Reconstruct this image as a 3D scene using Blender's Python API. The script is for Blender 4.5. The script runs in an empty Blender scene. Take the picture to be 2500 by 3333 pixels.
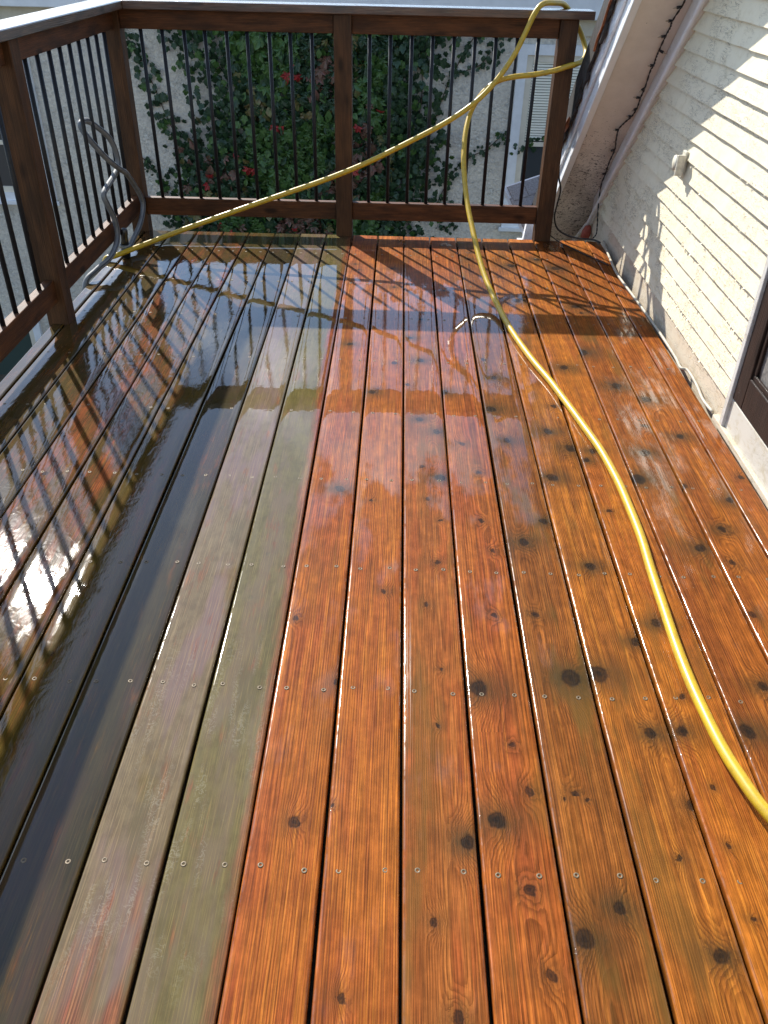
import bpy, bmesh, math, random
from mathutils import Vector, Matrix
R = math.radians
random.seed(7)
scn = bpy.context.scene
col = scn.collection

# ------------------------------------------------------------------ camera
cam_d = bpy.data.cameras.new('camera')
cam = bpy.data.objects.new('camera', cam_d); col.objects.link(cam)
cam_d.sensor_fit = 'HORIZONTAL'; cam_d.sensor_width = 36.0
cam_d.lens = 2665.0 / 2500.0 * 36.0
cam_d.clip_start = 0.02; cam_d.clip_end = 400
def cam_matrix(pitch, roll, yaw, loc):
    cy, sy, cp, sp = math.cos(yaw), math.sin(yaw), math.cos(pitch), math.sin(pitch)
    fwd = Vector((sy * cp, cy * cp, -sp)); right = Vector((cy, -sy, 0)); down = fwd.cross(right)
    c, s = math.cos(roll), math.sin(roll)
    r2 = c * right + s * down; d2 = -s * right + c * down
    m = Matrix((( r2.x, -d2.x, -fwd.x, loc[0]), (r2.y, -d2.y, -fwd.y, loc[1]), (r2.z, -d2.z, -fwd.z, loc[2]), (0, 0, 0, 1)))
    return m
cam.matrix_world = cam_matrix(0.618277, -0.023115, -0.007867, (0, 0, 1.4))
scn.camera = cam

# ------------------------------------------------------------------ light
SUN = Vector((-0.68, 1.165, 1.0)).normalized()          # direction towards the sun
SUN_EL = math.asin(SUN.z); SUN_AZ = math.atan2(SUN.x, SUN.y)
world = bpy.data.worlds.new('World'); scn.world = world; world.use_nodes = True
sun_d = bpy.data.lights.new('sun', 'SUN'); sun_d.energy = 5.0; sun_d.angle = R(0.5); sun_d.color = (1.0, 0.95, 0.86)
sun = bpy.data.objects.new('sun', sun_d); col.objects.link(sun)
sun.rotation_euler = SUN.to_track_quat('Z', 'Y').to_euler(); sun.location = (-4, 7, 8)
scn.view_settings.view_transform = 'Standard'; scn.view_settings.look = 'None'
scn.view_settings.gamma = 1.0; scn.view_settings.use_curve_mapping = False
scn.view_settings.exposure = 0.76
scn.cycles.max_bounces = 6; scn.cycles.diffuse_bounces = 3; scn.cycles.glossy_bounces = 3; scn.cycles.sample_clamp_indirect = 6.0; scn.cycles.sample_clamp_direct = 0.0
scn.cycles.caustics_reflective = False; scn.cycles.caustics_refractive = False

# ------------------------------------------------------------------ node helper
class NT:
    def __init__(self, tree):
        self.t = tree
    def node(self, typ, **kw):
        n = self.t.nodes.new(typ)
        for k, v in kw.items(): setattr(n, k, v)
        return n
    def put(self, sock, v):
        if v is None: return
        if isinstance(v, bpy.types.NodeSocket): self.t.links.new(v, sock)
        else:
            if isinstance(v, (tuple, list)) and len(v) == 3 and sock.type == 'RGBA': v = (*v, 1)
            sock.default_value = v
    def m(self, op, a, b=None, c=None, clamp=False):
        n = self.node('ShaderNodeMath', operation=op, use_clamp=clamp)
        for i, v in enumerate((a, b, c)): self.put(n.inputs[i], v)
        return n.outputs[0]
    def add(self, a, b): return self.m('ADD', a, b)
    def sub(self, a, b): return self.m('SUBTRACT', a, b)
    def mul(self, a, b): return self.m('MULTIPLY', a, b)
    def vm(self, op, a, b=None):
        n = self.node('ShaderNodeVectorMath', operation=op)
        self.put(n.inputs[0], a); self.put(n.inputs[1], b)
        return n.outputs[0]
    def sep(self, v):
        n = self.node('ShaderNodeSeparateXYZ'); self.put(n.inputs[0], v); return n.outputs
    def comb(self, x, y, z):
        n = self.node('ShaderNodeCombineXYZ')
        for i, v in enumerate((x, y, z)): self.put(n.inputs[i], v)
        return n.outputs[0]
    def noise(self, vec, scale=1.0, detail=2.0, rough=0.5, dist=0.0, color=False):
        n = self.node('ShaderNodeTexNoise'); self.put(n.inputs['Vector'], vec)
        n.inputs['Scale'].default_value = scale; n.inputs['Detail'].default_value = detail
        n.inputs['Roughness'].default_value = rough; n.inputs['Distortion'].default_value = dist
        return n.outputs[1 if color else 0]
    def voro(self, vec, scale=1.0, feature='F1', out=0, rnd=1.0):
        n = self.node('ShaderNodeTexVoronoi', feature=feature); self.put(n.inputs['Vector'], vec)
        n.inputs['Scale'].default_value = scale; n.inputs['Randomness'].default_value = rnd
        return n.outputs[out]
    def ss(self, v, a, b, lo=0.0, hi=1.0):
        n = self.node('ShaderNodeMapRange', interpolation_type='SMOOTHSTEP')
        for i, x in enumerate((v, a, b, lo, hi)): self.put(n.inputs[i], x)
        return n.outputs[0]
    def mix(self, f, a, b, mode='MIX'):
        n = self.node('ShaderNodeMix', data_type='RGBA', blend_type=mode)
        self.put(n.inputs[0], f); self.put(n.inputs[6], a); self.put(n.inputs[7], b)
        return n.outputs[2]
    def lerp(self, f, a, b):
        n = self.node('ShaderNodeMix', data_type='FLOAT')
        self.put(n.inputs[0], f); self.put(n.inputs[2], a); self.put(n.inputs[3], b)
        return n.outputs[0]
    def bump(self, h, strength=1.0, dist=0.001, normal=None):
        n = self.node('ShaderNodeBump'); self.put(n.inputs['Strength'], strength)
        self.put(n.inputs['Distance'], dist); self.put(n.inputs['Height'], h)
        if normal is not None: self.put(n.inputs['Normal'], normal)
        return n.outputs[0]
    def obj(self): return self.node('ShaderNodeTexCoord').outputs['Object']
    def pos(self): return self.node('ShaderNodeNewGeometry').outputs['Position']
    def bsdf(self, **kw):
        p = self.node('ShaderNodeBsdfPrincipled')
        for k, v in kw.items(): self.put(p.inputs[k], v)
        o = self.node('ShaderNodeOutputMaterial')
        self.t.links.new(p.outputs[0], o.inputs[0]); return p
MATS = {}
def newmat(name):
    mt = bpy.data.materials.new(name); mt.use_nodes = True; mt.node_tree.nodes.clear()
    MATS[name] = mt
    return mt, NT(mt.node_tree)

# ------------------------------------------------------------------ sky
def build_sky():
    t = NT(world.node_tree); world.node_tree.nodes.clear()
    sky = t.node('ShaderNodeTexSky', sky_type='NISHITA'); sky.sun_disc = False
    sky.sun_elevation = SUN_EL; sky.sun_rotation = SUN_AZ
    sky.air_density = 1.0; sky.dust_density = 0.15; sky.ozone_density = 2.4
    d = t.node('ShaderNodeTexCoord').outputs['Generated']
    s = t.sep(d)
    zz = t.m('MAXIMUM', t.add(s[2], 0.12), 0.05)
    uv = t.comb(t.m('DIVIDE', s[0], zz), t.m('DIVIDE', s[1], zz), 0.0)
    n = t.noise(uv, 1.15, 6, 0.6, 0.35)
    n2 = t.noise(t.vm('ADD', uv, (3.1, 7.7, 0)), 0.5, 2, 0.5)
    mask = t.mul(t.ss(t.add(n, t.mul(t.sub(n2, 0.5), 0.5)), 0.50, 0.68), 0.85)
    # thin cloud scatters sunlight forward, so it is brightest around the sun
    dt = t.node('ShaderNodeVectorMath', operation='DOT_PRODUCT'); t.put(dt.inputs[0], d); t.put(dt.inputs[1], tuple(SUN))
    glow = t.m('POWER', t.m('MAXIMUM', dt.outputs['Value'], 0.0), 7.0)
    cb = t.add(5.0, t.mul(glow, 12.0))
    cl = t.mix(mask, sky.outputs[0], t.vm('MULTIPLY', t.comb(cb, cb, cb), (0.94, 1.0, 1.09)))
    bg = t.node('ShaderNodeBackground'); t.put(bg.inputs[0], cl); bg.inputs[1].default_value = 0.148
    o = t.node('ShaderNodeOutputWorld'); t.t.links.new(bg.outputs[0], o.inputs[0])
build_sky()

# ------------------------------------------------------------------ object helpers
def link(name, me, mat=None, parent=None):
    o = bpy.data.objects.new(name, me); col.objects.link(o)
    if mat is not None and len(me.materials) == 0: me.materials.append(mat)
    if parent is not None:
        o.parent = parent; o.matrix_parent_inverse = Matrix.Translation(-wloc(parent))
    return o
def wloc(o):
    v = Vector(o.location)
    p = o
    return v if p.parent is None else Vector(o.location)      # children are placed in world terms
def tag(o, label, cat, group=None, kind=None):
    if label: o['label'] = label
    if cat: o['category'] = cat
    if group: o['group'] = group
    if kind: o['kind'] = kind
    return o
def thing(name, loc, label, cat, group=None):
    o = bpy.data.objects.new(name, None); col.objects.link(o); o.location = loc; o.empty_display_size = 0.1
    return tag(o, label, cat, group)
class MB:
    """collects shapes, in world coordinates, into one mesh"""
    def __init__(s): s.v = []; s.f = []; s.sm = []; s.mi = []
    def quad(s, pts, smooth=False, mi=0):
        b = len(s.v); s.v += [tuple(p) for p in pts]; s.f.append(tuple(range(b, b + len(pts)))); s.sm.append(smooth); s.mi.append(mi)
    def hexa(s, c):     # 8 corners: bottom 4 (ccw seen from above), top 4
        b = len(s.v); s.v += [tuple(p) for p in c]
        for q in ((3, 2, 1, 0), (4, 5, 6, 7), (0, 1, 5, 4), (1, 2, 6, 5), (2, 3, 7, 6), (3, 0, 4, 7)):
            s.f.append(tuple(b + i for i in q)); s.sm.append(False); s.mi.append(0)
    def box(s, x0, x1, y0, y1, z0, z1):
        s.hexa([(x0, y0, z0), (x1, y0, z0), (x1, y1, z0), (x0, y1, z0), (x0, y0, z1), (x1, y0, z1), (x1, y1, z1), (x0, y1, z1)])
    def extr(s, prof, path_fn, n, caps=True, smooth=True):
        """prof: list of 2D; path_fn(i, p) -> 3D for ring i of n"""
        b = len(s.v); k = len(prof)
        for i in range(n):
            for p in prof: s.v.append(tuple(path_fn(i, p)))
        for i in range(n - 1):
            for j in range(k):
                a = b + i * k + j; c = b + i * k + (j + 1) % k
                s.f.append((a, c, c + k, a + k)); s.sm.append(smooth); s.mi.append(0)
        if caps:
            s.f.append(tuple(b + j for j in reversed(range(k)))); s.sm.append(False); s.mi.append(0)
            s.f.append(tuple(b + (n - 1) * k + j for j in range(k))); s.sm.append(False); s.mi.append(0)
    def tube(s, pts, r, seg=10, caps=True):
        pts = [Vector(p) for p in pts]; n = len(pts); rad = r if callable(r) else (lambda i: r)
        ref = Vector((0.13, 0.21, 0.97)); fr = []
        for i in range(n):
            t = (pts[min(i + 1, n - 1)] - pts[max(i - 1, 0)]).normalized()
            u = ref - t * ref.dot(t)
            if u.length < 1e-4: u = Vector((1, 0, 0)) - t * t.x
            u.normalize(); ref = u; fr.append((u, t.cross(u)))
        prof = [(math.cos(2 * math.pi * j / seg), math.sin(2 * math.pi * j / seg)) for j in range(seg)]
        s.extr(prof, lambda i, p: pts[i] + fr[i][0] * p[0] * rad(i) + fr[i][1] * p[1] * rad(i), n, caps)
    def lathe(s, base, axis, prof, seg=16):
        """prof: (distance along axis, radius)"""
        base = Vector(base); a = Vector(axis).normalized(); u = a.orthogonal().normalized(); w = a.cross(u)
        ring = [(math.cos(2 * math.pi * j / seg), math.sin(2 * math.pi * j / seg)) for j in range(seg)]
        s.extr(ring, lambda i, p: base + a * prof[i][0] + (u * p[0] + w * p[1]) * max(prof[i][1], 1e-4), len(prof))
    def mesh(s, name, off=(0, 0, 0)):
        me = bpy.data.meshes.new(name)
        o = Vector(off)
        me.from_pydata([tuple(Vector(p) - o) for p in s.v], [], s.f)
        me.polygons.foreach_set('use_smooth', s.sm); me.polygons.foreach_set('material_index', s.mi)
        bm = bmesh.new(); bm.from_mesh(me); bmesh.ops.recalc_face_normals(bm, faces=bm.faces); bm.to_mesh(me); bm.free()
        me.update(); return me
    def build(s, name, mat, parent=None, bevel=0.0, seg=2, origin=None):
        if origin is None:
            xs = [p[0] for p in s.v]; ys = [p[1] for p in s.v]; zs = [p[2] for p in s.v]
            origin = ((min(xs) + max(xs)) / 2, (min(ys) + max(ys)) / 2, min(zs))
        me = s.mesh(name, origin)
        if bevel:
            bm = bmesh.new(); bm.from_mesh(me)
            bmesh.ops.bevel(bm, geom=[e for e in bm.edges if e.calc_face_angle(0) > 0.5], offset=bevel, segments=seg, affect='EDGES', profile=0.5)
            for f in bm.faces: f.smooth = False
            bm.to_mesh(me); bm.free()
        o = link(name, me, mat, parent); o.location = origin
        return o
def boxo(name, x0, x1, y0, y1, z0, z1, mat, parent=None, bevel=0.003):
    m = MB(); m.box(x0, x1, y0, y1, z0, z1); return m.build(name, mat, parent, bevel)
def catmull(pts, n=8):
    P = [Vector(p) for p in pts]; P = [2 * P[0] - P[1]] + P + [2 * P[-1] - P[-2]]; out = []
    for i in range(1, len(P) - 2):
        p0, p1, p2, p3 = P[i - 1:i + 3]
        for k in range(n):
            t = k / n
            out.append(0.5 * ((2 * p1) + (p2 - p0) * t + (2 * p0 - 5 * p1 + 4 * p2 - p3) * t * t + (3 * p1 - p0 - 3 * p2 + p3) * t ** 3))
    out.append(P[-2]); return out

# ================================================================== MATERIALS
def knot_group():
    g = bpy.data.node_groups.new('knot', 'ShaderNodeTree')
    for n, ty in (('X', 'NodeSocketFloat'), ('Y', 'NodeSocketFloat'), ('Cx', 'NodeSocketFloat'), ('Cy', 'NodeSocketFloat'), ('R', 'NodeSocketFloat'),
                  ('Halo', 'NodeSocketFloat'), ('Bump', 'NodeSocketFloat'), ('Core', 'NodeSocketFloat'), ('HaloSum', 'NodeSocketFloat')):
        g.interface.new_socket(n, in_out='INPUT', socket_type=ty)
    for n in ('Bump', 'Core', 'HaloSum'): g.interface.new_socket(n, in_out='OUTPUT', socket_type='NodeSocketFloat')
    t = NT(g); i = t.node('NodeGroupInput').outputs; o = t.node('NodeGroupOutput').inputs
    dx = t.m('DIVIDE', t.sub(i[0], i[2]), i[4]); dy = t.m('DIVIDE', t.sub(i[1], i[3]), i[4])
    dx2 = t.mul(dx, dx); dy2 = t.mul(dy, dy)
    q = t.m('SQRT', t.add(dx2, t.mul(dy2, 0.62)))
    core = t.mul(t.ss(q, 1.0, 0.56), t.add(0.90, t.mul(t.m('SINE', t.mul(q, 11.0)), 0.10)))
    halo = t.mul(t.m('EXPONENT', t.mul(t.add(t.mul(dx2, 0.075), t.mul(dy2, 0.16)), -1.0)), i[5])
    bmp = t.mul(t.m('EXPONENT', t.mul(t.add(t.mul(dx2, 0.40), t.mul(dy2, 0.10)), -1.0)), t.mul(i[4], 1.5))
    t.put(o[0], t.add(i[6], bmp)); t.put(o[1], t.m('MAXIMUM', i[7], core)); t.put(o[2], t.m('MAXIMUM', i[8], halo))
    return g
KG = knot_group()

def board_mat(name, seed, light, dark, warm, sp=0.0046, xc=0.0, d0=0.03, dsl=0.0, knots=(), dirt=0.0, dirt_col=(.040, .030, .005),
              dirt_edge=None, dirt_y=None, foam=0.0, wet=0.35, ripple=0.3, ripple2=0.0, farw=0.30, halo=0.9, stain=0.35, gdepth=1.0, bright=0.60, hw=0.069):
    mt, t = newmat(name)
    P = t.obj(); W = t.pos(); p = t.sep(P); w = t.sep(W)
    x, y = p[0], p[1]
    sv = (seed * 7.31, seed * 3.17, seed * 1.71)
    Ps = t.vm('ADD', P, sv)
    nAc = t.sep(t.noise(t.vm('MULTIPLY', Ps, (4, 0.5, 1)), 1.0, 1, color=True))
    nA = t.sub(nAc[0], 0.5); nB = t.sub(nAc[1], 0.5)
    nC = t.sub(t.noise(t.vm('MULTIPLY', Ps, (30, 5, 1)), 1.0, 2), 0.5)
    blc = t.sep(t.noise(t.vm('MULTIPLY', Ps, (34, 24, 1)), 1.0, 4, 0.65, color=True)); blot = blc[0]
    kx = t.add(x, t.mul(t.sub(blc[1], 0.5), 0.030))
    ky = t.add(y, t.mul(t.sub(blc[2], 0.5), 0.026))
    # knots: the two next to a point are looked up along the board
    b, c, h = 0.0, 0.0, 0.0
    ks = sorted(knots, key=lambda q: q[1]); RNG0, RNG = -1.8, 6.6
    yn = t.m('DIVIDE', t.sub(y, RNG0), RNG)
    for par in (0, 1):
        kk = ks[par::2]
        if not kk: continue
        rp = t.node('ShaderNodeValToRGB'); cr_ = rp.color_ramp; cr_.interpolation = 'CONSTANT'
        for i_, q in enumerate(kk[:30]):
            ps_ = 0.0 if i_ == 0 else ((kk[i_ - 1][1] + q[1]) / 2 - RNG0) / RNG
            e_ = cr_.elements[0] if i_ == 0 else (cr_.elements[1] if i_ == 1 else cr_.elements.new(ps_))
            e_.position = ps_
            e_.color = (q[0] / .2 + .5, (q[1] - RNG0) / RNG, q[2] * 10, q[3])
        if len(kk) == 1:
            cr_.elements[1].position = 1.0; cr_.elements[1].color = cr_.elements[0].color
        t.put(rp.inputs[0], yn)
        cs = t.node('ShaderNodeSeparateColor'); t.put(cs.inputs[0], rp.outputs[0])
        g = t.node('ShaderNodeGroup'); g.node_tree = KG
        cx = t.mul(t.sub(cs.outputs[0], .5), .2); cy = t.add(t.mul(cs.outputs[1], RNG), RNG0); kr_ = t.mul(cs.outputs[2], .1)
        for i_, v_ in enumerate((kx, ky, cx, cy, kr_, rp.outputs[1], b, c, h)): t.put(g.inputs[i_], v_)
        b, c, h = g.outputs
    xw = t.add(t.add(x, t.mul(nA, 0.030)), t.mul(nC, 0.0022))
    dd = t.add(t.add(d0, t.mul(y, dsl)), t.mul(nB, 0.05))
    xr = t.sub(xw, xc)
    phi = t.m('SQRT', t.add(t.mul(xr, xr), t.mul(dd, dd)))
    phi = t.add(phi, b) if knots else phi
    ring = t.m('DIVIDE', phi, sp)
    f = t.m('FRACT', ring)
    late = t.mul(t.ss(f, 0.20, 0.85), t.ss(f, 1.0, 0.88))
    rn = t.node('ShaderNodeTexWhiteNoise', noise_dimensions='1D'); t.put(rn.inputs['W'], t.add(t.m('FLOOR', ring), seed))
    late = t.mul(late, t.add(0.35, t.mul(rn.outputs[0], 0.65)))
    fib = t.noise(t.vm('MULTIPLY', Ps, (480, 9, 1)), 1.0, 2, 0.65)
    fb = t.sep(t.noise(t.vm('MULTIPLY', Ps, (95, 1.9, 1)), 1.0, 2, 0.6, color=True)); fib2 = fb[0]
    ptc = t.sep(t.noise(t.vm('MULTIPLY', Ps, (13, 2.6, 1)), 1.0, 3, 0.62, color=True)); pat = ptc[0]; stn = ptc[1]
    colr = t.mix(t.ss(pat, 0.40, 0.62), light, warm)
    colr = t.mix(t.ss(fib2, 0.50, 0.66, 0.0, 0.55), colr, tuple(v * k_ for v, k_ in zip(light, (1.45, 1.65, 1.6))))
    colr = t.mix(t.ss(fb[1], 0.54, 0.70, 0.0, 0.45), colr, dark)
    colr = t.mix(t.mul(late, 0.86), colr, dark)
    fm = t.ss(fib, 0.30, 0.70, 0.60, 1.32)
    bm_ = t.mul(fm, t.ss(blot, 0.3, 0.75, 0.78 * bright, 1.16 * bright))
    colr = t.mix(1.0, colr, t.comb(bm_, bm_, bm_), 'MULTIPLY')
    # olive weathering stains with their own outlines
    sm = t.ss(stn, 0.52, 0.68, 0.0, stain)
    colr = t.mix(sm, colr, (0.105, 0.056, 0.013))
    if knots:
        hm = t.m('MULTIPLY', h, t.ss(blot, 0.2, 0.8, 0.55, 1.1), clamp=True)
        colr = t.mix(t.mul(hm, halo), colr, (0.034, 0.025, 0.010))
        cc = t.mul(c, t.ss(blot, 0.15, 0.85, 0.75, 1.0))
        colr = t.mix(cc, colr, (0.009, 0.006, 0.005))
    if dirt > 0:
        dn = t.noise(t.vm('MULTIPLY', t.vm('ADD', Ps, (1, 4, 2)), (34, 6, 1)), 1.0, 4, 0.68)
        dm = t.ss(dn, 0.62 - 0.50 * dirt, 0.80 - 0.36 * dirt)
        if dirt_edge is not None: dm = t.mul(dm, t.ss(t.add(x, t.add(t.mul(nA, 0.06), t.mul(t.sub(dn, .5), .06))), dirt_edge + 0.016, dirt_edge - 0.016))
        if dirt_y is not None: dm = t.mul(dm, t.ss(t.add(y, t.mul(t.sub(stn, 0.5), 1.3)), dirt_y - 0.16, dirt_y + 0.22))
        dm = t.m('MINIMUM', dm, 0.45 + 0.5 * dirt)
        dc = t.mix(t.ss(blot, 0.35, 0.7), dirt_col, tuple(v * 0.72 for v in dirt_col))
        dc = t.mix(t.mul(t.ss(pat, 0.45, 0.62), 0.6), dc, (dirt_col[0] * 1.1, dirt_col[1] * 1.0, dirt_col[2] * 1.9))
        dc = t.mix(t.mul(t.ss(ptc[2], 0.52, 0.66), 0.5), dc, (dirt_col[0] * 0.55, dirt_col[1] * 0.62, dirt_col[2] * 0.5))
        dc = t.mix(t.mul(t.ss(fib, 0.50, 0.72), 0.5), dc, tuple(min(1, v * 1.7) for v in dirt_col))
        colr = t.mix(dm, colr, dc)
    if foam > 0:
        fv = t.noise(t.vm('ADD', W, sv), 55, 4, 0.6, 1.2)
        fr = t.ss(t.m('ABSOLUTE', t.sub(fv, 0.5)), 0.045, 0.0)
        fz = t.mul(t.ss(nC, -.02, .12), t.mul(t.ss(w[1], 0.55, 0.75), t.ss(w[1], 1.55, 1.2)))
        colr = t.mix(t.mul(t.mul(fr, fz), foam * 0.28), colr, (0.34, 0.32, 0.25))
    # water film
    wc = t.sep(t.noise(t.vm('MULTIPLY', t.vm('ADD', W, (seed * 2.0, 0, 0)), (9, 3.4, 1)), 1.0, 4, 0.62, color=True)); wn = wc[0]
    far = t.mul(t.ss(w[1], 2.0, 2.6), t.ss(w[1], 4.75, 4.5) if dirt > 0 else t.ss(t.add(w[1], t.mul(t.sub(wc[1], .5), 1.2)), 4.0, 3.45, -0.35, 1.0))
    near = t.ss(w[1], 2.3, 1.2, 0.0, 0.0 if dirt > 0 else 0.10)
    wetm = t.ss(t.sub(t.add(wn, t.add(wet - 0.5, t.mul(far, farw))), near), 0.38, 0.52)
    gdepth = gdepth * (0.35 if dirt > 0.7 else 1.0)
    hgt = t.add(t.mul(late, 0.8 * gdepth), t.mul(fib, 0.7 * (0.5 + 0.5 * gdepth)))
    if knots: hgt = t.sub(hgt, t.mul(c, 1.2))
    nrm = t.bump(hgt, 0.6, 0.0007)
    rip = t.noise(t.vm('MULTIPLY', W, (1, 0.6, 1)), 30, 2, 0.5, 0.6)
    wh = t.add(t.mul(rip, ripple), t.mul(fib, 0.012 + 0.2 * ripple2))
    if ripple2: wh = t.add(wh, t.mul(t.noise(t.vm('MULTIPLY', W, (1, 0.3, 1)), 170, 2, 0.6), ripple2))
    cn = t.bump(wh, 1.0, 0.0011)
    cnm = t.node('ShaderNodeMix', data_type='VECTOR'); t.put(cnm.inputs[0], t.lerp(wetm, 0.45, 0.03)); t.put(cnm.inputs[4], cn); t.put(cnm.inputs[5], nrm)
    cn = t.vm('NORMALIZE', cnm.outputs[1])
    edge = t.mul(t.ss(t.m('ABSOLUTE', x), hw - .0075, hw - .0035), t.ss(blc[1], 0.40, 0.52, 0.15, 1.0))
    t.bsdf(**{'Base Color': colr, 'Roughness': 0.6, 'Specular IOR Level': 0.01 if dirt > 0 else 0.05, 'Normal': nrm,
              'Coat Weight': t.m('MAXIMUM', t.lerp(wetm, 0.12, 1.0), edge), 'Coat Roughness': t.m('MAXIMUM', t.lerp(wetm, 0.16, 0.042 if ripple2 else 0.008), t.mul(edge, 0.14)), 'Coat IOR': 1.5, 'Coat Normal': cn})
    return mt

def timber(name, axis, light, dark, rough=0.55, coat=0.03, sp=0.005, bump=0.6):
    """stained railing wood, grain along one axis"""
    mt, t = newmat(name)
    P = t.obj(); rnd = t.node('ShaderNodeObjectInfo').outputs['Random']
    off = t.comb(t.mul(rnd, 17.0), t.mul(rnd, 31.0), t.mul(rnd, 9.0))
    s = t.sep(P); a = {'X': (s[1], s[2], s[0]), 'Y': (s[0], s[2], s[1]), 'Z': (s[0], s[1], s[2])}[axis]
    Q = t.vm('ADD', t.comb(*a), off)
    n1 = t.sub(t.noise(t.vm('MULTIPLY', Q, (9, 9, 0.9)), 1.0, 2), 0.5)
    q = t.sep(Q)
    rr = t.add(t.add(t.mul(q[0], 0.8), t.mul(q[1], 0.9)), t.mul(n1, 0.05))
    f = t.m('FRACT', t.m('DIVIDE', rr, sp))
    late = t.mul(t.ss(f, 0.2, 0.85), t.ss(f, 1.0, 0.9))
    fib = t.noise(t.vm('MULTIPLY', Q, (320, 320, 7)), 1.0, 3, 0.65)
    bl = t.noise(t.vm('MULTIPLY', Q, (22, 22, 5)), 1.0, 4, 0.62)
    colr = t.mix(t.ss(bl, 0.32, 0.7), light, dark)
    colr = t.mix(t.mul(late, 0.55), colr, dark)
    k = t.voro(t.vm('MULTIPLY', Q, (9, 9, 3.6)), 1.0)
    kn = t.ss(k, 0.20, 0.07)
    colr = t.mix(t.mul(kn, 0.85), colr, tuple(v * 0.30 for v in dark))
    fm = t.ss(fib, 0.25, 0.75, 0.62, 1.3)
    colr = t.mix(1.0, colr, t.comb(fm, fm, fm), 'MULTIPLY')
    nrm = t.bump(t.add(t.mul(late, 0.5), fib), bump, 0.0012)
    t.bsdf(**{'Base Color': colr, 'Roughness': rough, 'Normal': nrm, 'Specular IOR Level': 0.2, 'Coat Weight': coat, 'Coat Roughness': 0.12, 'Coat Normal': nrm})
    return mt
RL, RD = (0.145, 0.054, 0.019), (0.050, 0.021, 0.009)
WOODX = timber('rail_wood_x', 'X', RL, RD); WOODY = timber('rail_wood_y', 'Y', RL, RD)
WOODZ = timber('rail_wood_z', 'Z', (0.108, 0.048, 0.020), (0.048, 0.024, 0.012))
CAPX = timber('cap_wood_x', 'X', (0.15, 0.075, 0.045), (0.06, 0.036, 0.027), 0.4, 1.0, bump=0.35)
CAPY = timber('cap_wood_y', 'Y', (0.15, 0.09, 0.06), (0.06, 0.045, 0.038), 0.4, 1.0, bump=0.35)
DARKW = timber('joist_wood', 'X', (0.06, 0.035, 0.02), (0.03, 0.018, 0.012), 0.7, 0.0)

def simple(name, c, rough=0.5, metal=0.0, var=0.15, scale=40, bump=0.0, coat=0.0, bscale=200, spec=0.5, c2=None):
    mt, t = newmat(name); P = t.pos()
    n = t.noise(P, scale, 4, 0.6)
    if c2 is None: c2 = tuple(v * (1 - var) for v in c); 
    colr = t.mix(t.ss(n, 0.35, 0.68), c, c2)
    kw = {'Base Color': colr, 'Roughness': t.ss(n, 0.2, 0.8, max(rough - 0.08, 0.02), rough + 0.08), 'Metallic': metal, 'Specular IOR Level': spec, 'Coat Weight': coat, 'Coat Roughness': 0.08}
    if bump: kw['Normal'] = t.bump(t.noise(P, bscale, 3, 0.6), bump, 0.0015)
    t.bsdf(**kw); return mt
BLACKM = simple('black_metal', (0.012, 0.013, 0.017), 0.45, 0.0, 0.3, 60, 0.15, 0.0, spec=0.3)
SCREW = simple('screw_metal', (0.17, 0.13, 0.08), 0.55, 0.2, 0.4, 300)
DARKHOLE = simple('screw_socket', (0.03, 0.025, 0.02), 0.6)
def hose_mat(name, c, c2, coat=0.25, rough=0.42):
    mt, t = newmat(name); P = t.pos()
    n = t.noise(P, 30, 4, 0.7); d = t.noise(P, 160, 3, 0.7)
    colr = t.mix(t.ss(n, 0.42, 0.72), c, c2)
    colr = t.mix(t.mul(t.ss(d, 0.62, 0.75), 0.6), colr, (0.10, 0.08, 0.03))
    t.bsdf(**{'Base Color': colr, 'Roughness': rough, 'Coat Weight': coat, 'Coat Roughness': 0.2, 'Normal': t.bump(n, 0.2, 0.001)})
    return mt
YELLOW = hose_mat('yellow_hose', (0.52, 0.345, 0.016), (0.40, 0.265, 0.020))
GREYH = hose_mat('grey_hose', (0.17, 0.18, 0.19), (0.11, 0.12, 0.13), 0.0, 0.62)
DGREY = simple('hose_stripe', (0.03, 0.035, 0.045), 0.4)
BLACKP = simple('black_plastic', (0.014, 0.014, 0.015), 0.35, 0, 0.2, 80, 0.2, 0.3)
GREYP = simple('grey_plastic', (0.16, 0.17, 0.17), 0.4)
CABLE = simple('black_cable', (0.012, 0.012, 0.013), 0.45)
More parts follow.
